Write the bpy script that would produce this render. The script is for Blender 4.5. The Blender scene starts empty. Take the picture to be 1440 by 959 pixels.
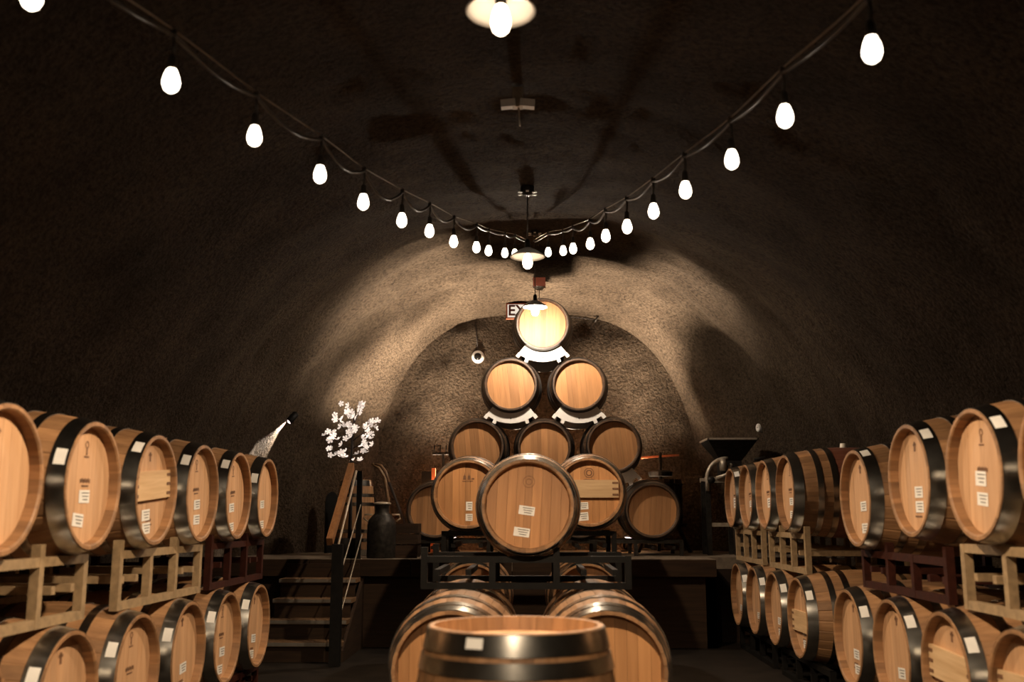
import bpy, math, random
from mathutils import Vector, Matrix, noise
R = math.radians
rnd = random.Random(7)
sc = bpy.context.scene
COL = sc.collection

# ------------------------------------------------------------------ camera, world, exposure
cam_d = bpy.data.cameras.new('camera')
cam_d.sensor_width = 36; cam_d.lens = 35
cam_d.dof.use_dof = True; cam_d.dof.focus_distance = 10.0; cam_d.dof.aperture_fstop = 2.0
cam = bpy.data.objects.new('camera', cam_d); COL.objects.link(cam)
cam.location = (0, 0, 1.28); cam.rotation_euler = (R(100.0), 0, 0.0246)
sc.camera = cam
w = bpy.data.worlds.new('world'); sc.world = w; w.use_nodes = True
w.node_tree.nodes['Background'].inputs[0].default_value = (1, .75, .5, 1)
w.node_tree.nodes['Background'].inputs[1].default_value = 0.0
sc.view_settings.view_transform = 'Standard'; sc.view_settings.look = 'None'
sc.view_settings.exposure = 0.0; sc.view_settings.gamma = 1.0
sc.view_settings.use_curve_mapping = False
# lamp strengths (the lamps themselves are built further down)
WARM = (1.0, .78, .54)
PENDANT_GLOW, PENDANT_END = 11.0, 2000.0     # bulb glass: kept dim over the aisle, strong in the end pendant
PENDANT_BEAM = 460.0                        # watts of the spot added under each aisle pendant bulb
STRING_GLOW = 9.0
SPOT_W = 260.0
ADDED_UPLIGHT_W = 3700.0

# ------------------------------------------------------------------ materials
def nt(name):
    m = bpy.data.materials.new(name); m.use_nodes = True
    t = m.node_tree; return m, t, t.nodes['Principled BSDF']
def lk(t, a, b): t.links.new(a, b)
def node(t, k, **kw):
    n = t.nodes.new(k)
    for a, v in kw.items(): setattr(n, a, v)
    return n
def coords(t, scale):
    tc = node(t, 'ShaderNodeTexCoord'); mp = node(t, 'ShaderNodeMapping')
    mp.inputs['Scale'].default_value = scale
    lk(t, tc.outputs['Object'], mp.inputs['Vector']); return mp
def plain(name, col, rough=.6, metal=0.0, var=.25, scale=18, bump=.0):
    m, t, b = nt(name)
    mp = coords(t, (1, 1, 1)); nz = node(t, 'ShaderNodeTexNoise'); nz.inputs['Scale'].default_value = scale; nz.inputs['Detail'].default_value = 5
    lk(t, mp.outputs[0], nz.inputs['Vector'])
    rp = node(t, 'ShaderNodeValToRGB')
    rp.color_ramp.elements[0].position = .3; rp.color_ramp.elements[1].position = .7
    rp.color_ramp.elements[0].color = [c * (1 - var) for c in col] + [1]
    rp.color_ramp.elements[1].color = [min(1, c * (1 + var)) for c in col] + [1]
    lk(t, nz.outputs['Fac'], rp.inputs['Fac']); lk(t, rp.outputs['Color'], b.inputs['Base Color'])
    b.inputs['Roughness'].default_value = rough; b.inputs['Metallic'].default_value = metal
    if bump:
        bp = node(t, 'ShaderNodeBump'); bp.inputs['Strength'].default_value = bump; bp.inputs['Distance'].default_value = .01
        lk(t, nz.outputs['Fac'], bp.inputs['Height']); lk(t, bp.outputs['Normal'], b.inputs['Normal'])
    return m
def wood(name, dark, light, scale, rough=.55, stain=None, var=.5):
    """grain stretched along one local axis, tint varied per piece"""
    m, t, b = nt(name)
    mp = coords(t, scale)
    oi = node(t, 'ShaderNodeObjectInfo')
    at = node(t, 'ShaderNodeAttribute'); at.attribute_name = 'piece'
    add = node(t, 'ShaderNodeMath', operation='ADD'); lk(t, oi.outputs['Random'], add.inputs[0]); lk(t, at.outputs['Fac'], add.inputs[1])
    fr = node(t, 'ShaderNodeMath', operation='FRACT'); lk(t, add.outputs[0], fr.inputs[0])
    mu = node(t, 'ShaderNodeMath', operation='MULTIPLY'); lk(t, fr.outputs[0], mu.inputs[0]); mu.inputs[1].default_value = 37.0
    cx = node(t, 'ShaderNodeCombineXYZ'); lk(t, mu.outputs[0], cx.inputs[0]); lk(t, mu.outputs[0], cx.inputs[1])
    va = node(t, 'ShaderNodeVectorMath', operation='ADD'); lk(t, mp.outputs[0], va.inputs[0]); lk(t, cx.outputs[0], va.inputs[1])
    nz = node(t, 'ShaderNodeTexNoise'); nz.inputs['Scale'].default_value = 1.0; nz.inputs['Detail'].default_value = 6; nz.inputs['Distortion'].default_value = .4
    lk(t, va.outputs[0], nz.inputs['Vector'])
    rp = node(t, 'ShaderNodeValToRGB'); rp.color_ramp.elements[0].position = .28; rp.color_ramp.elements[1].position = .72
    rp.color_ramp.elements[0].color = (*dark, 1); rp.color_ramp.elements[1].color = (*light, 1)
    lk(t, nz.outputs['Fac'], rp.inputs['Fac'])
    hs = node(t, 'ShaderNodeHueSaturation')
    mr = node(t, 'ShaderNodeMapRange'); mr.inputs['To Min'].default_value = 1 - var / 2; mr.inputs['To Max'].default_value = 1 + var / 2
    lk(t, fr.outputs[0], mr.inputs['Value']); lk(t, mr.outputs[0], hs.inputs['Value'])
    lk(t, rp.outputs['Color'], hs.inputs['Color'])
    out = hs.outputs['Color']
    if stain:      # wine-red belly between the bilge hoops
        tc = node(t, 'ShaderNodeTexCoord'); sp = node(t, 'ShaderNodeSeparateXYZ'); lk(t, tc.outputs['Object'], sp.inputs[0])
        ab = node(t, 'ShaderNodeMath', operation='ABSOLUTE'); lk(t, sp.outputs['Y'], ab.inputs[0])
        lt = node(t, 'ShaderNodeMath', operation='LESS_THAN'); lk(t, ab.outputs[0], lt.inputs[0]); lt.inputs[1].default_value = .16
        mx = node(t, 'ShaderNodeMix', data_type='RGBA', blend_type='MIX'); lk(t, lt.outputs[0], mx.inputs['Factor'])
        lk(t, out, mx.inputs['A']); mx.inputs['B'].default_value = (*stain, 1); out = mx.outputs['Result']
    lk(t, out, b.inputs['Base Color'])
    b.inputs['Roughness'].default_value = rough
    bp = node(t, 'ShaderNodeBump'); bp.inputs['Strength'].default_value = .15; bp.inputs['Distance'].default_value = .003
    lk(t, nz.outputs['Fac'], bp.inputs['Height']); lk(t, bp.outputs['Normal'], b.inputs['Normal'])
    return m
def glow(name, col, s):
    m = bpy.data.materials.new(name); m.use_nodes = True; t = m.node_tree; t.nodes.clear()
    e = node(t, 'ShaderNodeEmission'); e.inputs[0].default_value = (*col, 1); e.inputs[1].default_value = s
    o = node(t, 'ShaderNodeOutputMaterial'); lk(t, e.outputs[0], o.inputs[0]); return m
def shotcrete(name, c0, c1):
    m, t, b = nt(name)
    mp = coords(t, (1, 1, 1))
    n1 = node(t, 'ShaderNodeTexNoise'); n1.inputs['Scale'].default_value = 1.6; n1.inputs['Detail'].default_value = 6
    n2 = node(t, 'ShaderNodeTexNoise'); n2.inputs['Scale'].default_value = 30; n2.inputs['Detail'].default_value = 5; n2.inputs['Roughness'].default_value = .65
    lk(t, mp.outputs[0], n1.inputs['Vector']); lk(t, mp.outputs[0], n2.inputs['Vector'])
    rp = node(t, 'ShaderNodeValToRGB'); rp.color_ramp.elements[0].position = .3; rp.color_ramp.elements[1].position = .7
    rp.color_ramp.elements[0].color = (*c0, 1); rp.color_ramp.elements[1].color = (*c1, 1)
    lk(t, n1.outputs['Fac'], rp.inputs['Fac'])
    r2 = node(t, 'ShaderNodeMapRange'); r2.inputs['From Min'].default_value = .3; r2.inputs['From Max'].default_value = .6; r2.inputs['To Min'].default_value = .35; r2.inputs['To Max'].default_value = 1.15
    lk(t, n2.outputs['Fac'], r2.inputs['Value'])
    hs = node(t, 'ShaderNodeHueSaturation'); lk(t, rp.outputs['Color'], hs.inputs['Color']); lk(t, r2.outputs[0], hs.inputs['Value'])
    lk(t, hs.outputs['Color'], b.inputs['Base Color'])
    b.inputs['Roughness'].default_value = .95; b.inputs['Specular IOR Level'].default_value = .1
    bp = node(t, 'ShaderNodeBump'); bp.inputs['Strength'].default_value = 1.0; bp.inputs['Distance'].default_value = .05
    lk(t, n2.outputs['Fac'], bp.inputs['Height']); lk(t, bp.outputs['Normal'], b.inputs['Normal'])
    return m

M = {
 'cave': shotcrete('cave_shotcrete', (.048, .033, .021), (.088, .063, .042)),
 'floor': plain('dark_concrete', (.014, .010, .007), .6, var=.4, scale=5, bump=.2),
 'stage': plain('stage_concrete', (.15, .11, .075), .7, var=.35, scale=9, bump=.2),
 'head': wood('oak_head', (.36, .160, .055), (.47, .225, .085), (34, 34, 3), var=.42),
 'headrow': wood('oak_head_row', (.47, .255, .125), (.59, .345, .185), (34, 34, 3), var=.25),
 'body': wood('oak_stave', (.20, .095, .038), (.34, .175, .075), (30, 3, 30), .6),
 'shadebody': wood('shaded_oak_stave', (.05, .028, .016), (.11, .06, .03), (30, 3, 30), .5),  # darker stave copy: shade on the pyramid bodies put into the colour
 'redbody': wood('wine_stained_stave', (.16, .075, .03), (.28, .14, .058), (30, 3, 30), .6, stain=(.13, .04, .02)),
 'chime': wood('oak_end_grain', (.30, .15, .065), (.44, .24, .11), (30, 30, 30), .6),
 'bar': wood('pale_oak_crossbar', (.45, .27, .13), (.62, .42, .23), (3, 34, 34)),
 'hoop': plain('galvanised_hoop', (.38, .36, .325), .24, 1.0, .25, 14),
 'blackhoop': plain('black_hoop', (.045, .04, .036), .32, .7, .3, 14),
 'sticker': plain('white_sticker', (.78, .74, .68), .5, var=.06),
 'print': plain('sticker_print', (.10, .08, .07), .6, var=.1),
 'brand': plain('branded_mark', (.15, .068, .030), .7, var=.3),
 'bung': plain('silicone_bung', (.75, .70, .62), .4, var=.05),
 'tan': plain('tan_painted_steel', (.30, .20, .105), .6, .0, .25, 25, .1),
 'red': plain('dark_red_steel', (.032, .007, .003), .75, .0, .3, 25, .1),
 'black': plain('black_steel', (.007, .006, .005), .5, .0, .3, 25),
 'cradle': plain('white_cradle_steel', (.74, .70, .64), .45, .0, .06, 20),
 'iron': plain('dark_cast_iron', (.028, .024, .020), .5, .5, .4, 25, .2),
 'steel': plain('worn_bright_steel', (.40, .33, .25), .4, .35, .25, 25),
 'enamel': plain('white_enamel', (.82, .78, .72), .35, .0, .04, 10),
 'rubber': plain('black_cable', (.055, .045, .035), .30, .0, .2, 20),
 'wire': plain('steel_wire', (.45, .40, .34), .35, .8, .1, 20),
 'rail': wood('varnished_rail', (.22, .09, .035), (.36, .17, .07), (40, 3, 40), .3),
 'step': wood('worn_step_wood', (.11, .058, .027), (.20, .11, .05), (3, 30, 30), .5),
 'plank': wood('stage_edge_board', (.018, .010, .006), (.036, .020, .011), (3, 30, 30), .7),
 'redwood': wood('red_board', (.28, .07, .025), (.40, .12, .04), (30, 30, 3), .5),
 'bark': plain('dark_twig', (.02, .013, .009), .8, var=.3),
 'signred': plain('sign_letter', (.09, .02, .012), .5, var=.05),
 'alarm': plain('alarm_red', (.34, .09, .05), .4, var=.1),
 'glassblack': plain('black_lens', (.008, .008, .008), .12, var=.05),
 'pend0': glow('pendant_bulb_light', WARM, PENDANT_GLOW),
 'pend1': glow('end_pendant_bulb_light', (1, .84, .67), PENDANT_END),
 'string': glow('string_bulb_light', (1, .84, .66), STRING_GLOW),
 'blossom': glow('lit_blossom', (1, .80, .66), 1.15),
 'sign': glow('lit_sign_face', (1, .86, .70), .9),
 'spotlens': glow('spot_lens', (1, .8, .75), 3.0),
}

for k in ('black', 'red', 'floor', 'plank', 'iron'): M[k].node_tree.nodes['Principled BSDF'].inputs['Specular IOR Level'].default_value = .15
t_ = M['blossom'].node_tree; oi_ = node(t_, 'ShaderNodeObjectInfo'); mr_ = node(t_, 'ShaderNodeMapRange')      # some blossoms hold a brighter bulb
mr_.inputs['To Min'].default_value = .45; mr_.inputs['To Max'].default_value = 1.5
lk(t_, oi_.outputs['Random'], mr_.inputs['Value']); lk(t_, mr_.outputs[0], next(n for n in t_.nodes if n.type == 'EMISSION').inputs[1])
# ------------------------------------------------------------------ helpers
def mesh(name, verts, faces, mat, smooth=False, piece=None):
    me = bpy.data.meshes.new(name); me.from_pydata([tuple(v) for v in verts], [], faces); me.update()
    if mat: me.materials.append(M[mat] if isinstance(mat, str) else mat)
    if smooth: me.polygons.foreach_set('use_smooth', [True] * len(me.polygons))
    if piece:
        a = me.attributes.new('piece', 'FLOAT', 'FACE'); a.data.foreach_set('value', piece)
    return me
def link(name, me, parent=None, mtx=None):
    o = bpy.data.objects.new(name, me); COL.objects.link(o)
    if parent: o.parent = parent
    if mtx is not None: o.matrix_basis = mtx
    return o
def tag(o, label=None, cat=None, group=None, kind=None):
    if label: o['label'] = label
    if cat: o['category'] = cat
    if group: o['group'] = group
    if kind: o['kind'] = kind
    return o
def thing(name, label, cat, loc=(0, 0, 0), rotz=0.0, group=None):
    o = link(name, None); o.location = loc; o.rotation_euler = (0, 0, rotz)
    return tag(o, label, cat, group)
class G:
    def __init__(s): s.v = []; s.f = []
    def box(s, c, d, rot=None, b=0.0):
        x, y, z = d[0] / 2, d[1] / 2, d[2] / 2; n = len(s.v); c = Vector(c)
        for p in ((-x,-y,-z),(x,-y,-z),(x,y,-z),(-x,y,-z),(-x,-y,z),(x,-y,z),(x,y,z),(-x,y,z)):
            p = Vector(p); p = rot @ p if rot else p; s.v.append(c + p)
        s.f += [tuple(n + i for i in q) for q in ((3,2,1,0),(4,5,6,7),(0,1,5,4),(1,2,6,5),(2,3,7,6),(3,0,4,7))]
        return s
    def bar(s, a, b_, wd, ht=None):
        a, b_ = Vector(a), Vector(b_); d = b_ - a; q = d.to_track_quat('Y', 'Z').to_matrix()
        return s.box((a + b_) / 2, (wd, d.length, ht or wd), q)
    def tube(s, pts, rad, k=8, cap=True):
        pts = [Vector(p) for p in pts]; n0 = len(s.v); up = None
        for i, p in enumerate(pts):
            d = (pts[min(i + 1, len(pts) - 1)] - pts[max(i - 1, 0)]).normalized()
            if up is None: up = Vector((0, 0, 1)) if abs(d.z) < .9 else Vector((1, 0, 0))
            e = d.cross(up).normalized(); g = e.cross(d).normalized(); up = g
            r_ = rad[i] if isinstance(rad, (list, tuple)) else rad
            for j in range(k):
                a = 2 * math.pi * j / k; s.v.append(p + (e * math.cos(a) + g * math.sin(a)) * r_)
        for i in range(len(pts) - 1):
            for j in range(k):
                a = n0 + i * k + j; b_ = n0 + i * k + (j + 1) % k; s.f.append((a, b_, b_ + k, a + k))
        if cap:
            s.f.append(tuple(n0 + j for j in range(k))[::-1]); m = n0 + (len(pts) - 1) * k; s.f.append(tuple(m + j for j in range(k)))
        return s
    def lathe(s, prof, k=24, c=(0, 0, 0), axis='Z'):
        n0 = len(s.v); c = Vector(c)
        for r_, h in prof:
            for j in range(k):
                a = 2 * math.pi * j / k; x, y = r_ * math.cos(a), r_ * math.sin(a)
                s.v.append(c + (Vector((x, y, h)) if axis == 'Z' else Vector((x, h, -y)) if axis == 'Y' else Vector((h, x, y))))
        for i in range(len(prof) - 1):
            for j in range(k):
                a = n0 + i * k + j; b_ = n0 + i * k + (j + 1) % k; s.f.append((a, b_, b_ + k, a + k))
        return s
    def prism(s, poly, y0, y1):     # polygon in x,z extruded along y
        n = len(poly); n0 = len(s.v)
        for y in (y0, y1):
            for x, z in poly: s.v.append(Vector((x, y, z)))
        s.f.append(tuple(n0 + i for i in range(n))); s.f.append(tuple(n0 + n + i for i in range(n))[::-1])
        for i in range(n):
            j = (i + 1) % n; s.f.append((n0 + j, n0 + i, n0 + n + i, n0 + n + j))
        return s
    def me(s, name, mat, smooth=False, piece=None): return mesh(name, s.v, s.f, mat, smooth, piece)
    def put(s, name, mat, parent=None, smooth=False, mtx=None): return link(name, s.me(name, mat, smooth), parent, mtx)
def T(x, y, z): return Matrix.Translation((x, y, z))

# ------------------------------------------------------------------ the cave
KY = [-7, 7.2, 8.6, 10, 11.2, 12.0, 12.5, 12.8]
KA = [3.4, 3.4, 3.4, 3.4, 3.2, 2.75, 2.4, 2.12]
KB = [3.72, 3.72, 3.97, 4.27, 4.22, 4.07, 3.95, 3.88]
KN = [2.2, 2.2, 2.2, 2.2, 2.3, 2.5, 2.8, 3.0]
def interp(x, xs, ys):
    for i in range(len(xs) - 1):
        if x <= xs[i + 1]:
            t = max(0, (x - xs[i]) / (xs[i + 1] - xs[i])); return ys[i] + (ys[i + 1] - ys[i]) * t
    return ys[-1]
def section(Y):
    f = lambda K: (interp(Y - .22, KY, K) + interp(Y, KY, K) * 2 + interp(min(Y + .22, 12.8), KY, K)) / 4
    return f(KA), f(KB), f(KN)
def rough_off(p):
    v = noise.fractal(p * .9, 1.0, 2.0, 3) * .045 + noise.fractal(p * 7.0, 1.0, 2.0, 3) * .010
    return v + noise.fractal(Vector((p.x * .8, p.y * 2.4, p.z * .5)), 1.0, 2.0, 2) * (.06 if p.y > 9.5 else .06 * max(.2, (p.y - 7) / 2.5))
def vault_mesh():
    ys = [-7 + .2 * i for i in range(int(12 / .2))] + [5 + .08 * i for i in range(int(7.8 / .08))] + [12.8]
    K = 200; v = []; f = []
    for Y in ys:
        a, b, n = section(Y)
        for j in range(K + 1):
            th = math.pi * j / K; c, s_ = math.cos(th), math.sin(th)
            p = Vector((-a * math.copysign(abs(c) ** (2 / n), c), Y, b * max(s_, 0) ** (2 / n)))
            d = Vector((p.x / a, 0, p.z / b)).normalized()
            v.append(p + d * (rough_off(p) if p.y < 12.7 else 0))
    for i in range(len(ys) - 1):
        for j in range(K):
            a = i * (K + 1) + j; f.append((a, a + 1, a + K + 2, a + K + 1))
    return mesh('wall_vault', v, f, 'cave', True)
tag(link('wall_vault', vault_mesh()), 'dark brown sprayed concrete cave vault over the aisle', kind='structure')
def end_wall():
    K = 160; RN = 46; v = []; f = []; a, b, n = section(12.8)
    for i in range(RN + 1):
        s = 1.02 * (1 - i / RN)
        for j in range(K + 1):
            th = math.pi * j / K; c, s_ = math.cos(th), math.sin(th)
            p = Vector((-a * math.copysign(abs(c) ** (2 / n), c) * s, 12.8, b * max(s_, 0) ** (2 / n) * s))
            p.y += .10 * (1 - min(1, s)) - (rough_off(p) * 1.6 if s < .99 else 0); v.append(p)
    for i in range(RN):
        for j in range(K):
            q = i * (K + 1) + j; f.append((q, q + 1, q + K + 2, q + K + 1))
    return mesh('wall_back', v, f, 'cave', True)
tag(link('wall_back', end_wall()), 'sprayed concrete end wall behind the barrel pyramid', kind='structure')
tag(G().box((0, -7.05, 2), (7.4, .1, 4.4)).put('wall_front', 'cave'), 'cave wall behind the viewer', kind='structure')
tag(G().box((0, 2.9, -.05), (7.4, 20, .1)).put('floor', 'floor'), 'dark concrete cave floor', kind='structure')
SZ = .86; SY = 10.2
st = G()
st.prism([(-3.3, SZ - .12), (1.78, SZ - .12), (1.78, SZ), (-3.3, SZ)], SY, 10.72)
st.prism([(-3.3, SZ - .12), (3.3, SZ - .12), (3.3, SZ), (-3.3, SZ)], 10.72, 12.9)
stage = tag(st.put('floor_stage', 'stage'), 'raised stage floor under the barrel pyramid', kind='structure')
tag(G().box((-.76, SY + .10, .37), (5.08, .1, .74)).put('wall_stage', 'plank'), 'dark front wall of the raised stage', kind='structure')
tag(G().box((1.73, SY + .3, .37), (.1, .5, .74)).box((2.5, 10.77, .37), (1.5, .1, .74)).put('wall_stage_side', 'plank'), 'dark side wall of the raised stage', kind='structure')
fas = tag(G().box((-.76, SY - .012, SZ - .17), (5.06, .02, .012)).put('trim_1', 'plank'), 'dark wooden edge boards along the stage front', kind='structure')
for i in range(5):
    x0 = -3.29 + i * 1.014
    G().box((x0 + .507, SY - .03, SZ - .085), (1.006, .05, .16)).put('board', 'plank', fas)

# ------------------------------------------------------------------ barrels
BL, BR = .475, .35
def br(t): return BR - .062 * (t / BL) ** 2
RIN = .262
NS = 28
PROF_T = [-BL + 2 * BL * i / 12 for i in range(13)]
def body_mesh(mat):
    angs = []; pid = []; rr = random.Random(3); ids = [rr.random() for _ in range(NS)]
    for i in range(NS):
        w_ = 2 * math.pi / NS
        for q in (.02, .1, .5, .9, .98): angs.append(((i + q) * w_, q)); pid.append(ids[i])
    prof = [(-.418, RIN, 0), (-BL + .006, RIN + .004, 0), (-BL, RIN + .010, 0), (-BL, br(BL) - .003, 0)]
    prof += [(t, br(t), 1) for t in PROF_T] + [(BL, RIN + .01, 0), (BL - .006, RIN + .004, 0), (.435, RIN, 0)]
    v = []; f = []; pc = []; K = len(angs)
    for t, r_, o in prof:
        for a, q in angs:
            g = .0025 if (q < .05 or q > .95) and o else 0
            v.append((math.cos(a) * (r_ - g), t, math.sin(a) * (r_ - g)))
    for i in range(len(prof) - 1):
        for j in range(K):
            k2 = (j + 1) % K; f.append((i * K + k2, i * K + j, (i + 1) * K + j, (i + 1) * K + k2)); pc.append(pid[j])
    return mesh('staves', v, f, mat, False, pc)
def stave_mesh(mat):
    w_ = 2 * math.pi / NS; v = []; f = []
    prof = [(-.418, RIN, 0), (-BL, RIN + .008, 0)] + [(-BL + 2 * BL * i / 9, br(-BL + 2 * BL * i / 9), 1) for i in range(10)] + [(BL, RIN + .008, 0), (.435, RIN, 0)]
    for t, r_, o in prof:
        for q in (-.488, 0, .488):
            g = .0022 if q and o else 0
            a = math.pi / 2 + q * w_; v.append((math.cos(a) * (r_ - g), t, math.sin(a) * (r_ - g)))
    for i in range(len(prof) - 1):
        for j in range(2): f.append((i * 3 + j + 1, i * 3 + j, (i + 1) * 3 + j, (i + 1) * 3 + j + 1))
    return mesh('stave', v, f, mat)
def hoop_mesh(t0, t1, mat):
    K = 72; v = []; f = []; n = 3
    def strip(pr):
        n0 = len(v)
        for t, r_ in pr:
            for j in range(K):
                a = 2 * math.pi * j / K; v.append((math.cos(a) * r_, t, math.sin(a) * r_))
        for i in range(len(pr) - 1):
            for j in range(K):
                k2 = (j + 1) % K; f.append((n0 + i * K + k2, n0 + i * K + j, n0 + (i + 1) * K + j, n0 + (i + 1) * K + k2))
    h = .0035
    strip([(t0 + (t1 - t0) * i / n, br(t0 + (t1 - t0) * i / n) + h) for i in range(n + 1)])
    strip([(t0, br(t0) - .004), (t0, br(t0) + h)]); strip([(t1, br(t1) + h), (t1, br(t1) - .004)])
    me = mesh('hoop', v, f, mat, True); return me
HEADY = -.426
def plank_meshes(mat, seed):
    rr = random.Random(seed); RH = RIN + .001; ws = [rr.uniform(.8, 1.25) for _ in range(9)]
    tot = sum(ws); x = -RH; out = []
    for w_ in ws:
        x1 = x + w_ / tot * 2 * RH; a, b_ = max(x + .0006, -RH + .004), min(x1 - .0006, RH - .004)
        top = [(a + (b_ - a) * i / 4, math.sqrt(max(0, RH ** 2 - (a + (b_ - a) * i / 4) ** 2))) for i in range(5)]
        poly = top + [(px, -pz) for px, pz in reversed(top)]
        poly = [poly[k] for k in range(len(poly))][::-1]
        dz = rr.uniform(0, .0012)
        out.append(G().prism(poly, HEADY - dz, HEADY + .02).me('head_plank', mat)); x = x1
    return out
def patch_mesh(ang, half, t0, t1):
    v = []; f = []
    for t in (t0, t1):
        for i in range(5):
            a = ang + half * (i / 2 - 1); r_ = br(t) + .0045; v.append((math.cos(a) * r_, t, math.sin(a) * r_))
    for i in range(4): f.append((i + 1, i, i + 5, i + 6))
    return mesh('hoop_label', v, f, 'sticker')
BODY = {k: body_mesh(k) for k in ('body', 'shadebody')}
STAVE = {k: stave_mesh(k) for k in ('body', 'redbody')}
def hoops(style, mat):
    if style == 'A': z = [(-BL + .004, -.408), (-.392, -.345), (-.235, -.185)]
    elif style == 'B': z = [(-BL + .004, -.398), (-.300, -.258), (-.190, -.146)]
    else: z = [(-BL + .006, -.420), (-.30, -.265), (-.19, -.150)]
    z += [(-b_, -a) for a, b_ in z]
    return [hoop_mesh(a, b_, mat) for a, b_ in z]
HOOP = {(s, m): hoops(s, m) for s, m in (('A', 'hoop'), ('B', 'hoop'), ('B', 'blackhoop'), ('P', 'blackhoop'))}
PLANK = {(k, s): plank_meshes(k, s + 5) for k in ('head', 'headrow') for s in range(3)}
REAR = G().lathe([(0.0001, .44), (RIN, .44)], 32, axis='Y').me('rear_head', 'head')
BUNG = G().lathe([(.0001, .03), (.022, .03), (.026, 0), (.026, -.01)], 14, (0, 0, BR)).me('bung', 'bung', True)
def flat(u, v_, w_, h, y=HEADY - .0022, g=None, rot=0.0):
    g = g or G(); m = Matrix.Rotation(rot, 3, 'Y'); g.box((u, y, v_), (w_, .001, h), m); return g
def ring_mark(g, u, v_, r_, th=.004, k=20):
    for i in range(k):
        a = 2 * math.pi * i / k; flat(u + math.cos(a) * r_, v_ + math.sin(a) * r_, th, 2 * math.pi * r_ / k * 1.05, g=g, rot=-a)
def mark_small():      # small cooper's mark at the top and a line of branding across the middle
    g = G(); ring_mark(g, 0, .185, .014, .006, 12); flat(0, .153, .012, .03, g=g); flat(0, .130, .05, .007, g=g)
    for i in range(7): flat(-.045 + i * .015, .02 + (i % 2) * .004, .010, .018, g=g)
    flat(0, -.002, .07, .007, g=g); return g
def mark_low():
    g = G(); flat(0, .175, .02, .05, g=g); flat(0, .185, .04, .012, g=g)
    for i in range(5): flat(-.03 + i * .015, -.16, .010, .014, g=g)
    for i in range(6): flat(-.04 + i * .016, -.185, .011, .009, g=g)
    return g
def mark_towers():     # two pointed towers over a line
    g = G()
    for x in (-.026, .012):
        g.prism([(x - .014, .125), (x + .014, .125), (x + .010, .160), (x + .004, .160), (x, .190), (x - .004, .160), (x - .010, .160)], HEADY - .0025, HEADY - .0015)
    flat(.045, .132, .024, .012, g=g); flat(0, .112, .09, .006, g=g); return g
def mark_emblem():
    g = G(); ring_mark(g, 0, .165, .040, .006, 24); ring_mark(g, 0, .165, .022, .010, 16); flat(0, .105, .09, .012, g=g)
    for i in range(5): flat(-.035 + i * .0175, .088, .012, .008, g=g)
    return g
def mark_faint():
    g = G(); ring_mark(g, 0, .150, .036, .003, 24); ring_mark(g, 0, .150, .018, .003, 16); return g
MARK = {k: fn().me('brand_mark', 'brand') for k, fn in dict(small=mark_small, low=mark_low, towers=mark_towers, emblem=mark_emblem).items()}
MARK['faint'] = mark_faint().me('brand_mark', plain('faint_branded_mark', (.22, .10, .045), .7, var=.2))
STK = {}
def sticker_mesh(w_, h):
    if (w_, h) not in STK:
        g = G()
        for i in range(3): flat(w_ * .08, h * (.28 - .26 * i), w_ * (.7 - .12 * i), h * .07, HEADY - .0042, g)
        STK[(w_, h)] = (flat(0, 0, w_, h, HEADY - .0028).me('sticker', 'sticker'), g.me('print', 'print'))
    return STK[(w_, h)]
CROSS = G().box((0, HEADY - .012, .03), (.50, .02, .15)).me('crossbar', 'bar')
PEG = G().box((0, 0, 0), (.05, .012, .016)).me('peg', 'brand')

def barrel(label, c, rotz=0.0, roll=0.0, style='A', hoop='hoop', body='body', head='head', mark=None, stickers=(), tags=(),
           cross=None, bung=False, staves=False, upright=False, group=None, name='wine_barrel', scale=1.0):
    base = (c[0], c[1], c[2] - (BL if upright else BR) * scale)
    o = thing(name, label, 'barrel', base, rotz, group); o.scale = (scale,) * 3
    B = T(0, 0, BL) @ Matrix.Rotation(R(-90), 4, 'X') if upright else T(0, 0, BR)
    B = B @ Matrix.Rotation(roll, 4, 'Y')
    if staves:
        for i in range(NS): link('stave', STAVE[body], o, B @ Matrix.Rotation(2 * math.pi * i / NS, 4, 'Y'))
    else: link('staves', BODY[body], o, B)
    for h in HOOP[(style, hoop)]: link('hoop', h, o, B)
    for p in PLANK[(head, rnd.randrange(3))]: link('head_plank', p, o, B)
    link('rear_head', REAR, o, B)
    if bung: link('bung', BUNG, o, B)
    if mark: tag(link('brand_mark', MARK[mark], o, B), kind='stuff')
    for (u, v_, w_, h, a) in stickers:
        sm, pm = sticker_mesh(w_, h)
        s = link('sticker', sm, o, B @ T(u, 0, v_) @ Matrix.Rotation(a, 4, 'Y')); link('print', pm, s)
    for ang in tags: link('hoop_label', patch_mesh(R(ang), .125 if not upright else .095, -BL + .014, -.415 if not upright else -.430), o, B)
    if cross is not None:
        C = B @ T(0, 0, cross); cb = link('crossbar', CROSS, o, C)
        for s in (-1, 1):
            for k in (-1, 0, 1): link('peg', PEG, cb, T(s * .222, HEADY - .019, .03 + k * .05))
    return o

LEFT, RIGHT = R(90), R(-90)
XL, XR = -2.02 - BL, 1.93 + BL
ORD = ['nearest', 'second', 'third', 'fourth', 'fifth', 'sixth', 'seventh', 'eighth']
S1 = [(-.02, -.045, .105, .058, .0), (-.06, -.16, .105, .058, .05)]
S2 = [(.02, -.07, .105, .058, 0), (.02, -.16, .105, .058, .03)]
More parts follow.
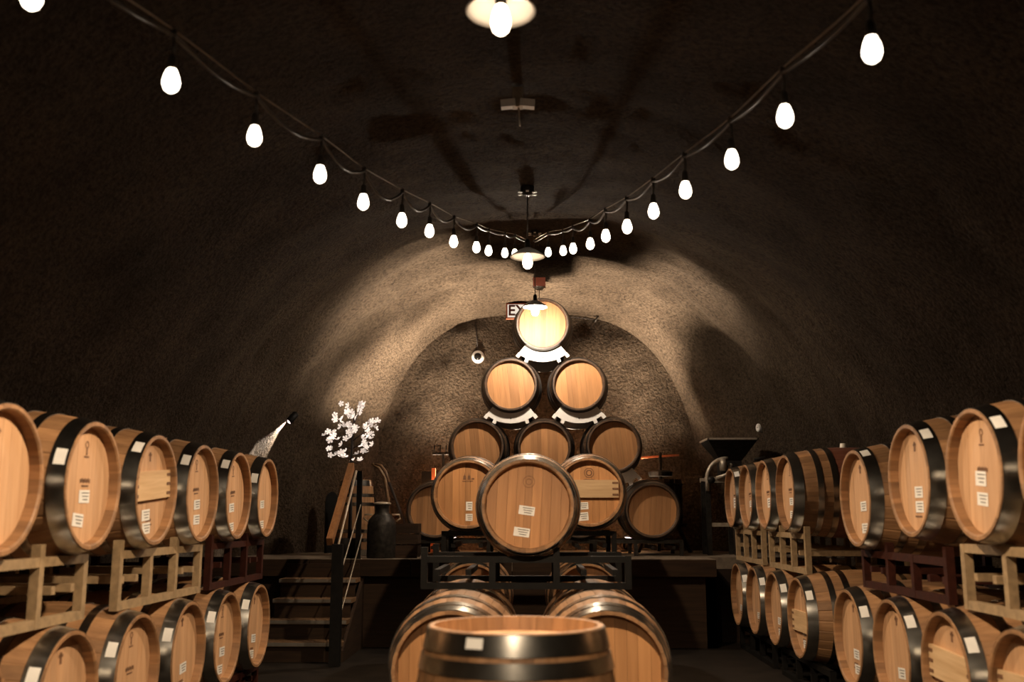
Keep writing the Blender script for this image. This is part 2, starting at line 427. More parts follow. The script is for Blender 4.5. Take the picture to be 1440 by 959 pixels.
# left row, heads turned to the aisle
LU = [(3.78, 'low', [], [158], None), (4.55, 'small', [(.0, -.05, .105, .058, 0), (-.05, -.155, .105, .058, .1)], [156], None),
      (5.32, 'low', [(-.04, -.13, .105, .058, 0), (-.03, -.20, .105, .058, 0)], [130], -.005), (6.06, 'small', S2, [137], None),
      (6.80, 'small', [(-.02, -.08, .105, .058, 0), (-.02, -.21, .105, .058, 0)], [133], None), (7.54, None, [(-.0, -.05, .105, .058, 0), (.0, -.2, .105, .058, 0)], [150], None)]
ld = ['cut off by the picture edge', 'with two stickers low on its head', 'with a wide plank across its head', 'with a branded mark and two stickers', 'with a dark mid-head brand', 'farthest, beside the wall spotlight']
for i, (y, mk, stk, tg, cr) in enumerate(LU):
    barrel('oak barrel on left upper tier, %s from camera, %s' % (ORD[i], ld[i]) if i < 5 else 'oak barrel at the stage end of the left upper tier below the wall spotlight',
           (XL, y, 1.42), LEFT, R(rnd.uniform(-5, 5)), 'B', head='headrow', mark=mk, stickers=stk, tags=tg, cross=cr, group='barrels on the left rack row')
LW = [3.66, 4.45, 5.21, 5.96, 6.70, 7.44]
for i, y in enumerate(LW):
    barrel('oak barrel on left lower tier, %s from camera, under the rack' % ORD[i] if i < 5 else 'oak barrel at the stage end of the left lower tier near the steps',
           (XL, y, .50), LEFT, R(rnd.uniform(-5, 5)), 'B', head='headrow', mark='low' if i % 2 else 'small',
           stickers=[(.03, -.09, .105, .058, 0), (.0, -.2, .105, .058, 0)] if i > 1 else [], tags=[150], group='barrels on the left rack row')
# right row
RU = [(3.78, 'small', [], [55], 1.465), (4.50, 'small', [(-.02, -.02, .105, .065, 0), (-.01, -.11, .105, .058, 0)], [50], 1.465),
      (5.28, 'low', [(.02, -.06, .105, .058, 0), (.02, -.135, .105, .058, 0)], [50], 1.465), (6.18, 'low', [(.02, -.05, .105, .058, 0), (.02, -.18, .105, .058, 0)], [60], 1.39),
      (7.90, 'small', [(.02, -.07, .105, .058, 0), (.02, -.17, .105, .058, 0)], [], 1.465), (8.66, 'small', [(.02, -.07, .105, .08, 0)], [], 1.465),
      (9.39, 'small', [(.02, -.07, .105, .058, 0), (.02, -.17, .105, .058, 0)], [], 1.465), (10.12, 'small', [(.0, -.05, .105, .1, 0)], [50], 1.465)]
rd = ['cut off by the picture edge', 'with red drips on its head', 'with two stacked stickers', 'sitting lower than its neighbours', 'with a wine-red belly and white bung', 'with one tall sticker', 'second last before the stage', 'last before the grape crusher']
for i, (y, mk, stk, tg, z) in enumerate(RU):
    barrel('oak barrel on right upper tier, %s from camera, %s' % (ORD[i], rd[i]), (XR, y, z), RIGHT, R(rnd.uniform(-5, 5)), 'B',
           head='headrow', mark=mk, stickers=stk, tags=tg, staves=(i == 4), bung=(i == 4), body='redbody' if i == 4 else 'body', group='barrels on the right rack row')
RW = [(4.22, .0), (4.98, .0), (5.71, None), (6.48, None), (7.70, -.06), (8.47, None), (9.23, None), (9.98, None)]
rw = ['at the picture corner', 'with a plank across its head', 'with a branded mark', 'with two white stickers', 'with a dark crossbar and low sticker', 'under the tan rack', 'narrow in view under the tan rack', 'last before the stage']
for i, (y, cr) in enumerate(RW):
    barrel('oak barrel on right lower tier, %s from camera, %s' % (ORD[i], rw[i]), (XR, y, .54), RIGHT, R(rnd.uniform(-5, 5)), 'B',
           head='headrow', mark='low', stickers=[(.02, -.10, .105, .058, 0), (.03, -.19, .105, .058, 0)] if i in (2, 3, 4, 5) else [(.0, -.13, .105, .058, 0)], tags=[36], cross=cr, group='barrels on the right rack row')
# middle of the aisle
barrel('upright oak barrel in the foreground with two shiny hoops', (-.07, 3.40, .455), 0, R(8), 'A', head='headrow', upright=True, staves=True, tags=[-106], bung=False)
barrel('oak barrel lying left behind the upright barrel', (-.42, 5.475, .54), 0, 0, 'A', staves=True, group='front pair on the aisle floor')
barrel('oak barrel lying right behind the upright barrel', (.34, 5.475, .54), 0, 0, 'A', staves=True, group='front pair on the aisle floor')
for s, x in (('left', -.47), ('right', .37)):
    barrel('%s oak barrel under the black rack of the single centre barrel' % s, (x, 6.78, .52), 0, 0, 'A', group='barrels under the black racks')
barrel('oak barrel in the centre of the aisle with two white stickers on its head', (-.057, 6.78, 1.347), 0, R(3), 'A', 'hoop', mark='faint',
       stickers=[(-.005, -.03, .10, .055, .09), (-.03, -.165, .10, .055, .09)])
for s, x in (('left', -.56), ('right', .42)):
    barrel('%s oak barrel on the floor under the rear pair of centre barrels' % s, (x, 9.08, .60), 0, 0, 'A', group='barrels under the black racks')
barrel('oak barrel with two tower brand, rear left of the centre barrel', (-.595, 9.075, 1.468), 0, 0, 'A', 'hoop', mark='towers',
       stickers=[(.015, -.10, .055, .075, 0), (.015, -.195, .06, .06, 0)])
barrel('oak barrel with a plank across its head, rear right of the centre barrel', (.45, 9.075, 1.485), 0, 0, 'A', 'hoop', mark='emblem',
       stickers=[(-.055, -.115, .09, .06, -.05), (-.055, -.205, .09, .07, -.08)], cross=.0)
# pyramid on the stage
PY = 10.95 + BL
PYR = [(.073, 3.408, 'top barrel of the pyramid, behind the hanging lamp'), (-.285, 2.722, 'second row of the pyramid, left barrel'), (.471, 2.722, 'second row of the pyramid, right barrel'),
       (-.652, 2.037, 'third row of the pyramid, left barrel'), (.085, 2.030, 'third row of the pyramid, middle barrel'), (.845, 2.045, 'third row of the pyramid, right barrel'),
       (-1.115, 1.345, 'bottom row of the pyramid, leftmost barrel'), (-.31, 1.345, 'bottom row of the pyramid, second barrel from left'), (.465, 1.345, 'bottom row of the pyramid, third barrel from left'), (1.254, 1.345, 'bottom row of the pyramid, rightmost barrel')]
for x, z, lb in PYR:
    barrel('dark hooped oak barrel, ' + lb, (x, PY, z), 0, R(rnd.uniform(-8, 8)), 'P', 'blackhoop', 'shadebody', 'head', bung=False, group='barrel pyramid on the stage')
# white cradles between the pyramid rows
def cradle(label, x, z):
    o = thing('barrel_cradle', label, 'cradle', (x, PY, z - .43), 0, 'white cradles of the pyramid')
    for sy in (-1, 1):
        poly = []; r0, r1, A = .312, .425, 40
        for i in range(13): a = R(-90 - A + 2 * A * i / 12); poly.append((math.cos(a) * r0, math.sin(a) * r0 + .43))
        inner = poly[:]; outer = []
        for i in range(13): a = R(-90 + A - 2 * A * i / 12); outer.append((math.cos(a) * r1, math.sin(a) * r1 + .43))
        pl = G()
        for i in range(12):
            q = [inner[i], inner[i + 1], outer[11 - i], outer[12 - i]]; pl.prism(q[::-1], sy * .40 - .006, sy * .40 + .006)
        p = pl.put('plate', 'cradle', o)
        for s in (-1, 1):
            for a in (24, 38): 
                aa = R(-90 + s * a); G().box((math.cos(aa) * .44, sy * .40, math.sin(aa) * .44 + .43), (.04, .014, .05), Matrix.Rotation(-aa - R(90), 3, 'Y')).put('tab', 'cradle', p)
        G().lathe([(.0001, -.004), (.007, -.004), (.007, .004)], 10, (0, sy * .40 + (-.008 if sy < 0 else .008), .43 - .37), 'Y').put('bolt', 'black', p)
    for s in (-1, 1): G().box((s * .22, 0, .09), (.04, .80, .04)).put('tube', 'black', o)
    return o
for (x, z, lb) in PYR[:6]: cradle('white curved steel cradle under ' + lb.replace(', behind the hanging lamp', ''), x, z)

# ------------------------------------------------------------------ racks
def rack(label, cx, cy, z0, z1, length, mat, rotz, stub=True, off=.37, name='barrel_rack'):
    o = thing(name, label, 'rack', (cx, cy, z0), rotz); h = z1 - z0; t = .040; L2 = length / 2
    for s in (-1, 1):
        y = s * off
        G().box((0, y, h - t / 2), (length, t, t)).put('top_rail', mat, o)
        if h > .2: G().box((0, y, t / 2), (length, t, t)).put('bottom_rail', mat, o)
        for k, u in enumerate((-1, -.33, .30, 1)):
            ex = .055 if stub and k in ((1, 3) if rotz == RIGHT else (0, 2)) else 0
            x = u * (L2 - t / 2); y2 = y + (.001 if k % 2 else -.001)
            G().box((x, y2, (h + ex) / 2 + (.0 if h < .2 else .0)), (t * 1.02, t * 1.04, h + ex)).put('post', mat, o)
    for x in (-.55 * L2, .55 * L2, -L2 + .1, L2 - .1): G().box((x, 0, h * .5), (t * .9, off * 2, t * .9)).put('cross_tube', mat, o)
    return o
dz = br(.37)
for (y0, y1, mat, lb) in ((3.68, 4.72, 'tan', 'tan steel barrel rack nearest on the left'), (5.70, 0, 'tan', 'tan steel barrel rack in the middle on the left'), (7.13, 0, 'red', 'dark red steel barrel rack on the left by the steps')):
    yc = {3.68: 4.10, 5.70: 5.72, 7.13: 7.15}[y0]
    rack(lb + ', under the upper barrels', XL, yc, .50 + dz, 1.42 - dz, 1.26, mat, LEFT)
    rack(lb.replace('barrel rack', 'floor rack') + ', under the lower barrels', XL, yc, 0, .50 - dz, 1.26, mat, LEFT, False)
for (yc, mat, lb, zt) in ((4.24, 'tan', 'tan steel barrel rack nearest on the right', 1.465), (5.72, 'red', 'dark red steel barrel rack on the right', 1.39), (8.28, 'tan', 'tan steel barrel rack far on the right', 1.465), (9.75, 'tan', 'farthest tan steel barrel rack on the right', 1.465)):
    rack(lb + ', under the upper barrels', XR, yc, .54 + dz, zt - dz, 1.30 if yc < 8 else 1.2, mat, RIGHT)
for yc, n_ in ((4.3, 'nearest'), (5.95, 'second'), (7.9, 'third'), (9.6, 'farthest')):
    rack('%s black floor rack under the right lower barrels' % n_, XR, yc, 0, .54 - dz, 1.4, 'black', RIGHT, False)
rack('black steel rack carrying the single centre barrel', -.07, 6.78, .52 + dz, 1.347 - dz, 1.32, 'black', 0)
rack('black steel rack carrying the rear pair of centre barrels', -.07, 9.08, .60 + dz, 1.47 - dz, 1.5, 'black', 0, False)
rack('black floor rack under the front pair of lying barrels', -.04, 5.475, 0, .54 - dz, 1.32, 'black', 0, False)
rack('black floor rack under the middle lying barrels', -.05, 6.78, 0, .52 - dz, 1.32, 'black', 0, False)
rack('black floor rack under the rear lying barrels', -.07, 9.08, 0, .60 - dz, 1.5, 'black', 0, False)
rack('dark rack under the left bottom barrels of the pyramid', -.74, PY, SZ, 1.345 - dz, 1.45, 'iron', 0, False)
rack('dark rack under the right bottom barrels of the pyramid', .86, PY, SZ, 1.345 - dz, 1.45, 'iron', 0, False)

# ------------------------------------------------------------------ pendant lamps
def pendant(label, x, y, z, ceil, bulb_mat, beam=None):
    o = thing('pendant_lamp', label, 'lamp', (x, y, z), 0, 'pendant lamps along the cave axis')
    G().lathe([(.018, .062), (.030, .060), (.07, .040), (.115, .010), (.128, -.002), (.131, -.006), (.128, -.010), (.112, .004), (.068, .034), (.028, .054), (.018, .056)], 40).put('shade', 'enamel', o, True)
    G().lathe([(.0001, .13), (.012, .128), (.020, .11), (.022, .03), (.018, .018), (.0001, .016)], 18).put('socket', 'iron', o, True)
    G().lathe([(.0001, -.100), (.016, -.097), (.030, -.084), (.037, -.062), (.037, -.040), (.031, -.012), (.022, .012), (.014, .02)], 18).put('bulb', bulb_mat, o, True)
    if beam:
        bl = bpy.data.lights.new('added_down_spot', 'SPOT'); bl.energy = beam; bl.color = WARM; bl.spot_size = R(148); bl.spot_blend = .35; bl.shadow_soft_size = .035  # spot added below the bulb, its cone limited so the vault stays dark
        link('added_down_spot', bl, o, T(0, 0, -.145))
    h = ceil - z
    G().tube([(0, 0, .125), (0, 0, h)], .005, 8).put('cord', 'rubber', o, True)
    c = G().lathe([(.0001, h - .035), (.03, h - .033), (.05, h - .015), (.052, h + .03)], 20).put('canopy', 'iron', o, True)
    for i in range(6):
        a = R(60 * i + 30); G().box((math.cos(a) * .062, math.sin(a) * .062, h - .022), (.030, .022, .006), Matrix.Rotation(a, 3, 'Z')).put('clip', 'cradle', c)
    return o
pendant('white pendant lamp at the top of the picture', -.125, 3.40, 3.12, 3.72, 'pend0', PENDANT_BEAM)
pendant('white pendant lamp in the middle of the row below the string lights', -.061, 7.2, 3.193, 3.70, 'pend0', PENDANT_BEAM * .5)
pendant('white pendant lamp hanging in front of the top barrel', -.009, 10.2, 3.445, 4.25, 'pend1')
pendant('white pendant lamp just behind the viewer', -.2, -.3, 3.10, 3.72, 'pend0', PENDANT_BEAM)
pendant('white pendant lamp far behind the viewer', -.26, -4.0, 3.10, 3.72, 'pend0', PENDANT_BEAM * 1.3)

# ------------------------------------------------------------------ string lights
SL = [(-1.422,2.570,2.735), (-1.242,3.164,2.749), (-1.122,3.751,2.782), (-0.986,4.334,2.827), (-0.890,4.923,2.885), (-0.770,5.506,2.963), (-0.674,6.088,3.069), (-0.569,6.672,3.163), (-0.446,7.247,3.279), (-0.383,7.829,3.410), (-0.269,8.403,3.545), (-0.195,8.979,3.693)]
SR = [(1.015,2.827,2.669), (0.900,3.415,2.704), (0.825,4.008,2.761), (0.719,4.595,2.826), (0.636,5.183,2.906), (0.548,5.770,2.994), (0.462,6.354,3.105), (0.392,6.939,3.215), (0.291,7.518,3.338), (0.230,8.098,3.479), (0.112,8.669,3.621)]
BULB = G().lathe([(.0001, -.046), (.010, -.045), (.022, -.036), (.029, -.020), (.0295, -.006), (.025, .014), (.018, .032), (.014, .040)], 14).me('bulb', 'string', True)
SOCK = G().lathe([(.0001, .092), (.008, .091), (.013, .082), (.016, .040), (.015, .034), (.0001, .034)], 12).me('socket', 'rubber', True)
def catmull(P, i, t):
    a, b_, c, d = P[max(i - 1, 0)], P[i], P[i + 1], P[min(i + 2, len(P) - 1)]
    return .5 * (2 * b_ + (c - a) * t + (2 * a - 5 * b_ + 4 * c - d) * t * t + (3 * b_ - a - 3 * c + d) * t ** 3)
def string(label, pts, tail, head, sags):
    o = thing('string_light', label, 'string lights', pts[0], 0, 'festoon strings'); o0 = Vector(pts[0])
    N = [Vector(p) + Vector((0, 0, .175)) for p in pts]; P = [Vector(q) for q in tail] + N + [Vector(q) for q in head]
    wire = []; cab = []
    for i in range(len(P) - 1):
        sg = sags[i % len(sags)] if len(tail) <= i < len(P) - 1 - len(head) + 0 else .01
        for k in range(6):
            t = k / 6; q = catmull(P, i, t) - o0; wire.append(q + Vector((0, 0, .006)))
            cab.append(q + Vector((0, 0, -.012 - sg * math.sin(math.pi * t))))
    wire.append(P[-1] - o0); cab.append(P[-1] - o0)
    G().tube(wire, .003, 6).put('support_wire', 'wire', o, True)
    G().tube(cab, .0075, 8).put('cable', 'rubber', o, True)
    for p in pts:
        q = Vector(p) - o0
        d = G().tube([q + Vector((0, 0, .172)), q + Vector((.004, 0, .13)), q + Vector((0, 0, .088))], .006, 8).put('drop_lead', 'rubber', o, True)
        G().lathe([(.003, .02), (.011, .015), (.012, -.01), (.006, -.016)], 10, q + Vector((0, 0, .168))).put('clip', 'rubber', d, True)
        s = link('socket', SOCK, o, T(*q)); b_ = link('bulb', BULB, s)
string('left string of lit bulbs draped along the cave toward the end', SL, [(-1.75, 1.2, 3.15), (-1.58, 1.95, 2.96)], [(-.09, 9.2, 3.88)], [.012, .01, .02, .03, .05, .06, .09, .07, .06, .05])
string('right string of lit bulbs draped along the cave toward the end', SR, [(1.3, 1.2, 3.05), (1.14, 2.1, 2.86)], [(-.02, 9.15, 3.86)], [.01, .012, .015, .02, .02, .03, .03, .03, .04, .04])

# ------------------------------------------------------------------ spotlight on the left wall
sp = thing('wall_spotlight', 'small black spotlight on the left cave wall shining on the wall', 'spotlight', (-2.74, 11.05, 2.36))
dirn = Vector((-.22, -.22, -.30)).normalized(); q = dirn.to_track_quat('-Z', 'Y').to_matrix().to_4x4()
G().lathe([(.0001, .09), (.03, .088), (.042, .07), (.045, -.06), (.040, -.062), (.038, -.045)], 20).put('housing', 'black', sp, True, q)
G().lathe([(.0001, -.046), (.037, -.046)], 20).put('lens', 'spotlens', sp, False, q)
G().box((0, 0, 0), (.012, .012, .12)).put('bracket', 'steel', sp, False, T(.0, 0, .09))
G().lathe([(.0001, -.01), (.035, -.01), (.035, .02)], 16, (-.03, 0, .14), 'X').put('base_plate', 'steel', sp, True)
ld_ = bpy.data.lights.new('spot_beam', 'SPOT'); ld_.energy = SPOT_W; ld_.color = (1, .86, .70); ld_.spot_size = R(44); ld_.spot_blend = .35; ld_.shadow_soft_size = .02
so = link('spot_beam', ld_, sp, q @ T(0, 0, -.07))

# two added floor uplights, unseen behind the pyramid, to brighten the end vault
for side, x in (('left', -1.02), ('right', 1.10)):
    ul = thing('added_uplight', 'added unseen floor uplight behind the pyramid on its %s side' % side, 'uplight', (x, 12.36, SZ))
    d = Vector((x * .30, -.95, 3.0)).normalized(); q = d.to_track_quat('Z', 'Y').to_matrix().to_4x4()
    G().box((0, 0, .01), (.16, .12, .02)).put('base', 'black', ul)
    G().lathe([(.0001, -.08), (.045, -.078), (.055, -.05), (.06, .07), (.055, .07), (.05, .05)], 20).put('housing', 'black', ul, True, T(0, 0, .11) @ q)
    G().lathe([(.0001, .052), (.05, .052)], 20).put('lens', 'spotlens', ul, False, T(0, 0, .11) @ q)
    u = bpy.data.lights.new('added_uplight_beam', 'SPOT'); u.energy = ADDED_UPLIGHT_W; u.color = (1, .82, .62); u.spot_size = R(88); u.spot_blend = 1.0; u.shadow_soft_size = .12
    link('added_uplight_beam', u, ul, T(0, 0, .11) @ q @ T(0, 0, .085) @ Matrix.Rotation(math.pi, 4, 'X'))

# ------------------------------------------------------------------ steps and handrail
stairs = thing('wooden_steps', 'short flight of wooden steps up to the stage on the left', 'stairs', (-2.12, 9.2, 0))
for i in range(5):
    y = .21 * i; z = .172 * (i + 1)
    if i < 4: G().box((0, y + .12, z - .02), (.74, .27, .04)).put('tread', 'step', stairs)
    if i < 4: G().box((0, y - .018, z - .018), (.74, .012, .030)).put('nosing', 'wire', stairs)
    G().box((0, y + .02, z - .106), (.72, .025, .132)).put('riser', 'plank', stairs)
for s in (-1, 1): G().prism([(0, 0), (1, 0), (1, .68), (.0, .10)], s * .37 - .015, s * .37 + .015).put('stringer', 'plank', stairs, False, Matrix.Rotation(R(90), 4, 'Z'))
hr = thing('handrail', 'wooden handrail with dark posts beside the steps', 'handrail', (-1.70, 8.92, 0))
r0, r1 = Vector((-.13, 0, 1.06)), Vector((-.14, 1.0, 1.775))
G().bar(r0, r1, .055, .075).put('rail', 'rail', hr)
G().tube([r0 + Vector((.07, .02, -.05)), r1 + Vector((.05, .0, -.05))], .011, 8).put('metal_rail', 'steel', hr, True)
G().box((-.06, .03, .52), (.09, .09, 1.04)).put('post', 'black', hr)
G().box((-.11, 1.32, 1.30), (.05, .05, .88)).put('post', 'black', hr)
G().tube([(-.10, .06, .55), (-.09, 1.30, 1.40)], .006, 6).put('cable', 'steel', hr, True)
G().tube([(-.06, .06, .30), (-.07, 1.30, 1.10)], .006, 6).put('cable', 'steel', hr, True)

# ------------------------------------------------------------------ blossom tree
tr = thing('blossom_tree', 'small artificial tree with glowing pale blossoms behind the handrail', 'tree', (-1.95, 10.5, SZ))
G().tube([(0, 0, 0), (.005, 0, .5), (-.005, 0, .95), (.005, 0, 1.2), (.012, 0, 1.42), (.03, .0, 1.56)], [.022, .019, .016, .012, .008, .004], 8).put('trunk', 'bark', tr, True)
G().lathe([(.0001, .0), (.11, 0), (.13, .2), (.115, .2), (.10, .18), (.0001, .18)], 20).put('pot', 'iron', tr, True)
def petal_mesh():
    v = [(0, 0, 0)]; f = []
    for i in range(5):
        a = 2 * math.pi * i / 5; n = len(v)
        for da, r_, z in ((-.55, .014, .006), (-.42, .026, .014), (0, .031, .019), (.42, .026, .014), (.55, .014, .006)): v.append((math.cos(a + da) * r_, math.sin(a + da) * r_, z))
        f.append((0, n, n + 1, n + 2, n + 3, n + 4))
    return mesh('blossom', v, f, 'blossom')
PET = petal_mesh()
rt = random.Random(11)
for (a, b_) in (((0, 0, 1.02), (-.20, .02, 1.10)), ((0, 0, 1.05), (.20, -.03, 1.13)), ((0, 0, 1.12), (-.24, -.03, 1.27)), ((0, 0, 1.12), (.22, .04, 1.30)), ((0, 0, 1.22), (-.17, .04, 1.44)), ((0, 0, 1.2), (.21, -.02, 1.40)), ((.01, 0, 1.36), (-.08, 0, 1.55)), ((.02, 0, 1.4), (.08, .02, 1.59)), ((0, 0, 1.15), (.03, -.2, 1.35)), ((0, 0, 1.0), (.11, -.04, .98))):
    a, b_ = Vector(a), Vector(b_); mid = (a + b_) / 2 + Vector((0, 0, -.02))
    br_ = G().tube([a, mid, b_], [.007, .005, .003], 6).put('branch', 'bark', tr, True)
    for k in range(10 if b_.z > 1.0 else 2):
        t = rt.uniform(.45, 1.1); p = a + (b_ - a) * t + Vector((rt.uniform(-.05, .05), rt.uniform(-.05, .05), rt.uniform(-.045, .045)))
        e = Matrix.Rotation(rt.uniform(0, 6.3), 4, 'Z') @ Matrix.Rotation(rt.uniform(.2, 2.0), 4, 'X')
        link('blossom', PET, br_, T(*p) @ e @ Matrix.Scale(rt.uniform(1.0, 1.35), 4))

# ------------------------------------------------------------------ left of the pyramid
keg = barrel('small upright oak barrel on the stage behind the handrail', (-2.0, 11.1, SZ + BL * .86), 0, .3, 'B', 'hoop', 'body', 'head', upright=True, bung=False, scale=.86, name='upright_barrel')
keg.scale = (.60, .60, .86)
mc = thing('milk_can', 'dark metal milk can standing on the stage edge', 'can', (-1.60, 10.42, SZ))
G().lathe([(.0001, 0), (.145, 0), (.150, .01), (.150, .33), (.140, .38), (.10, .43), (.072, .455), (.072, .52), (.085, .545), (.085, .555), (.0001, .555)], 32).put('body', 'iron', mc, True)
G().lathe([(.088, .545), (.092, .555), (.086, .562), (.05, .57), (.0001, .572)], 28).put('lid', 'steel', mc, True)
for s in (-1, 1): G().tube([(s * .145, 0, .37), (s * .19, 0, .40), (s * .18, 0, .44), (s * .10, 0, .44)], .008, 8).put('handle', 'steel', mc, True)
bk = thing('dark_crate', 'dark wooden crate on the stage beside the milk can', 'crate', (-1.36, 10.55, SZ))
G().box((0, 0, .015), (.26, .3, .03)).put('bottom', 'plank', bk)
for s in (-1, 1):
    for k in range(3):
        G().box((0, s * .145, .08 + k * .11), (.27, .018, .095)).put('slat', 'plank', bk); G().box((s * .127, 0, .08 + k * .11), (.018, .27, .095)).put('slat', 'plank', bk)
pt = thing('long_handled_tool', 'long pole with a bent pale grip leaning beside the pyramid', 'tool', (-1.27, 10.95, SZ))
G().tube([(0, 0, .0), (-.12, .1, .22), (-.40, .33, .82)], .013, 8).put('shaft', 'bark', pt, True)
G().tube([(-.39, .32, .80), (-.44, .36, .92), (-.50, .40, .99), (-.575, .44, 1.01)], [.014, .018, .017, .012], 8).put('grip', 'step', pt, True)
tc_ = thing('curved_tool', 'pale curved handle tool resting behind the small upright barrel', 'tool', (-1.75, 11.72, SZ))
G().tube([(.0, 0, 0), (.02, 0, .6), (-.03, 0, .88), (-.10, 0, .98), (-.18, .02, 1.03)], .018, 8).put('handle', 'step', tc_, True)
G().tube([(.0, 0, .0), (.0, 0, .08)], .03, 8).put('foot', 'iron', tc_, True)
fk = thing('iron_fork', 'dark iron fork standing tines up left of the pyramid', 'fork', (-1.14, 12.2, SZ))
G().tube([(0, 0, 0), (0, 0, 1.18)], .016, 8).put('shaft', 'iron', fk, True)
G().box((0, 0, 1.18), (.26, .035, .03)).put('head_bar', 'iron', fk)
for i in range(4): G().tube([(-.11 + i * .073, 0, 1.18), (-.11 + i * .073, 0, 1.28)], .010, 6).put('tine', 'iron', fk, True)
rb = thing('red_board', 'narrow red wooden board with a black panel behind the pyramid', 'board', (-1.25, 12.15, SZ))
G().box((0, 0, .50), (.045, .05, 1.0)).put('edge', 'redwood', rb); G().box((-.085, 0, .48), (.12, .03, .96)).put('panel', 'black', rb)
np_ = thing('arched_panel', 'tall narrow black arched panel standing at the cave wall left of the handrail', 'panel', (-2.42, 11.85, SZ), R(20))
pa = [(-.07, 0), (.07, 0)] + [(.075 * math.cos(R(a)), .58 + .13 * math.sin(R(a))) for a in range(0, 181, 15)]
G().prism(pa, -.02, .02).put('leaf', 'black', np_); G().box((.04, -.026, .35), (.012, .012, .09)).put('pull', 'iron', np_)

# ------------------------------------------------------------------ right of the pyramid: press and crusher
pr = thing('wine_press', 'old basket wine press with a red handle bar behind the right bottom barrel', 'press', (1.50, 12.2, SZ))
G().lathe([(.0001, .30), (.30, .30), (.31, .34), (.0001, .34)], 28).put('base', 'iron', pr)
for i in range(3):
    a = R(90 + 120 * i); G().bar((math.cos(a) * .2, math.sin(a) * .2, .32), (math.cos(a) * .36, math.sin(a) * .36, 0), .04).put('leg', 'iron', pr)
for i in range(22):
    a = 2 * math.pi * i / 22; G().box((math.cos(a) * .24, math.sin(a) * .24, .60), (.018, .055, .52), Matrix.Rotation(a, 3, 'Z')).put('slat', 'plank', pr)
for z in (.42, .78): G().lathe([(.252, z), (.262, z), (.262, z + .03), (.252, z + .03)], 28).put('band', 'iron', pr, True)
G().lathe([(.0001, .90), (.14, .90), (.15, .95), (.10, .97), (.0001, .97)], 20).put('press_plate', 'iron', pr)
G().lathe([(.022, .34), (.022, 1.18), (.0001, 1.19)], 12).put('screw', 'iron', pr, True)
G().bar((-.24, 0, 1.125), (.23, 0, 1.155), .025).put('handle_bar', 'redwood', pr)
gc = thing('grape_crusher', 'old iron grape crusher with square hopper and flywheel on the stage', 'crusher', (2.14, 11.45, SZ))
for sx in (-1, 1):
    for sy in (-1, 1): G().box((-.08 + sx * .15, sy * .17, .41), (.05, .05, .82)).put('leg', 'iron', gc)
for sy in (-1, 1):
    G().box((-.08, sy * .17, .33), (.30, .035, .04)).put('brace', 'steel', gc); G().box((-.08, sy * .17, .83), (.36, .05, .05)).put('beam', 'steel', gc)
v = []; 
for (hx, hy, z) in ((.27, .26, 1.27), (.27, .26, 1.255), (.12, .11, 1.04), (.12, .11, .86)):
    for a, b_ in ((-1, -1), (1, -1), (1, 1), (-1, 1)): v.append((.05 + a * hx, b_ * hy, z))
f = [(i * 4 + j, i * 4 + (j + 1) % 4, i * 4 + 4 + (j + 1) % 4, i * 4 + 4 + j) for i in range(3) for j in range(4)]
link('hopper', mesh('hopper', v, f, 'iron'), gc)
rim = G()
for s in (-1, 1): rim.box((.05, s * .265, 1.275), (.57, .02, .02)); rim.box((.05 + s * .275, 0, 1.275), (.02, .55, .02))
rim.put('hopper_rim', 'steel', gc)
arc = [(-.02 + .22 * math.cos(R(a)), -.20, .84 + .22 * math.sin(R(a))) for a in range(85, 186, 10)]
G().tube(arc + [(-.24, -.2, .70)], .022, 8).put('curved_guard', 'steel', gc, True)
G().lathe([(.0001, -.03), (.07, -.03), (.07, .03), (.0001, .03)], 20, (-.06, -.20, .99), 'X').put('gear', 'steel', gc, True)
G().tube([(-.14, -.22, .84), (-.02, -.22, .88), (.03, -.22, 1.0)], .022, 8).put('lever', 'steel', gc, True)
G().lathe([(.0001, -.05), (.04, -.05), (.04, .05), (.0001, .05)], 16, (-.20, -.20, .82), 'Y').put('bearing', 'iron', gc, True)
G().lathe([(.0001, 0), (.035, 0), (.035, .16), (.02, .20), (.0001, .21)], 14, (.0, -.19, .42)).put('crank_grip', 'steel', gc, True)
G().tube([(.30, -.15, 1.05), (.42, -.15, 1.08), (.42, -.15, 1.0), (.50, -.15, .86)], .014, 8).put('arm', 'iron', gc, True)

# ------------------------------------------------------------------ small fixtures
ex = thing('exit_sign', 'lit exit sign half hidden behind the top barrel', 'sign', (-.16, 12.40, 3.85))
G().box((.0, .0, .0), (.44, .05, .20)).put('case', 'alarm', ex)
G().box((0, -.028, 0), (.40, .006, .165)).put('face', 'sign', ex)
cu = bpy.data.curves.new('exit_text', 'FONT'); cu.body = 'EXIT'; cu.size = .19; cu.align_x = 'CENTER'; cu.align_y = 'CENTER'; cu.extrude = .003; cu.offset = .004
tmp = bpy.data.objects.new('tmp', cu); COL.objects.link(tmp)
tm = bpy.data.meshes.new_from_object(tmp.evaluated_get(bpy.context.evaluated_depsgraph_get())); bpy.data.objects.remove(tmp)
tm.materials.clear(); tm.materials.append(M['signred'])
link('lettering', tm, ex, T(0, -.034, 0) @ Matrix.Rotation(R(90), 4, 'X'))
al = thing('fire_alarm', 'red alarm box with white lens hanging from the vault above the top barrel', 'alarm', (.04, 11.7, 3.98))
G().box((0, 0, .075), (.15, .10, .11)).put('box', 'alarm', al); G().lathe([(.0001, -.02), (.04, -.012), (.06, .01), (.062, .02)], 20).put('lens', 'cradle', al, True)
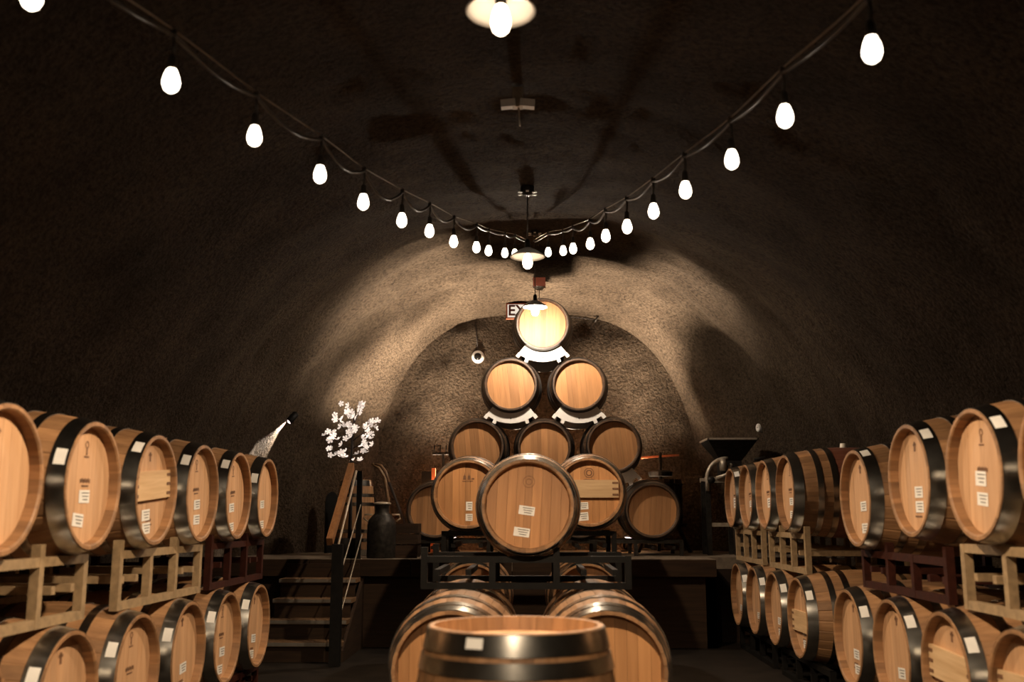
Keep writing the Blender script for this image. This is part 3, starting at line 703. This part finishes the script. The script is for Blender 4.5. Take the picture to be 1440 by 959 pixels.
G().tube([(0, 0, .12), (0, 0, .30)], .012, 8).put('stem', 'iron', al, True); G().tube([(.0, .03, 0), (.0, .03, -.22)], .006, 6).put('conduit', 'wire', al, True)
dc = thing('dome_camera', 'white round camera with a black lens on the end wall', 'camera', (-.76, 12.78, 3.33))
G().lathe([(.0001, .05), (.080, .05), (.085, .02), (.078, -.005), (.05, -.01)], 28, axis='Y').put('housing', 'enamel', dc, True)
G().lathe([(.0001, -.045), (.03, -.038), (.045, -.02), (.048, -.006), (.0001, .0)], 24, axis='Y').put('lens', 'glassblack', dc, True)
G().tube([(0, -.01, .08), (-.015, -.02, .25), (-.03, -.02, .46)], .007, 6).put('conduit', 'bark', dc, True)
hk = thing('wall_bracket', 'small dark bracket with wire on the end wall right of the top barrel', 'bracket', (.76, 12.72, 3.80))
G().tube([(0, 0, -.03), (.02, -.02, .0), (.05, -.03, .05)], .012, 8).put('hook', 'iron', hk, True); G().tube([(0, 0, 0), (-.25, -.01, .03), (-.5, -.02, .05)], .004, 6).put('wire', 'bark', hk, True)
for lb, p in (('white oval cover plate on the right vault above the grape crusher', (2.585, 11.68, 2.30)), ('white oval cover plate on the right vault above the far barrels', (2.77, 10.95, 2.45))):
    cp = thing('cover_plate', lb, 'plate', p, R(-60)); sc_ = Matrix.Diagonal((1, 1, 1.5, 1))
    G().lathe([(.0001, -.012), (.028, -.012), (.032, -.004), (.032, .05)], 20, axis='Y').put('plate', 'cradle', cp, True, sc_)
    G().lathe([(.0001, -.016), (.006, -.016), (.006, 0)], 8, axis='Y').put('screw', 'iron', cp)
em = thing('ceiling_fixture', 'two-headed white fixture on the vault above the aisle', 'fixture', (-.10, 5.42, 3.60))
G().box((0, 0, .06), (.06, .05, .12)).put('bracket', 'steel', em)
for s in (-1, 1): G().box((s * .055, -.01, .02), (.085, .05, .045), Matrix.Rotation(R(s * 6), 3, 'Y')).put('head', 'cradle', em)
G().tube([(.005, 0, 0), (.012, 0, -.11)], .006, 6).put('stem', 'wire', em, True)
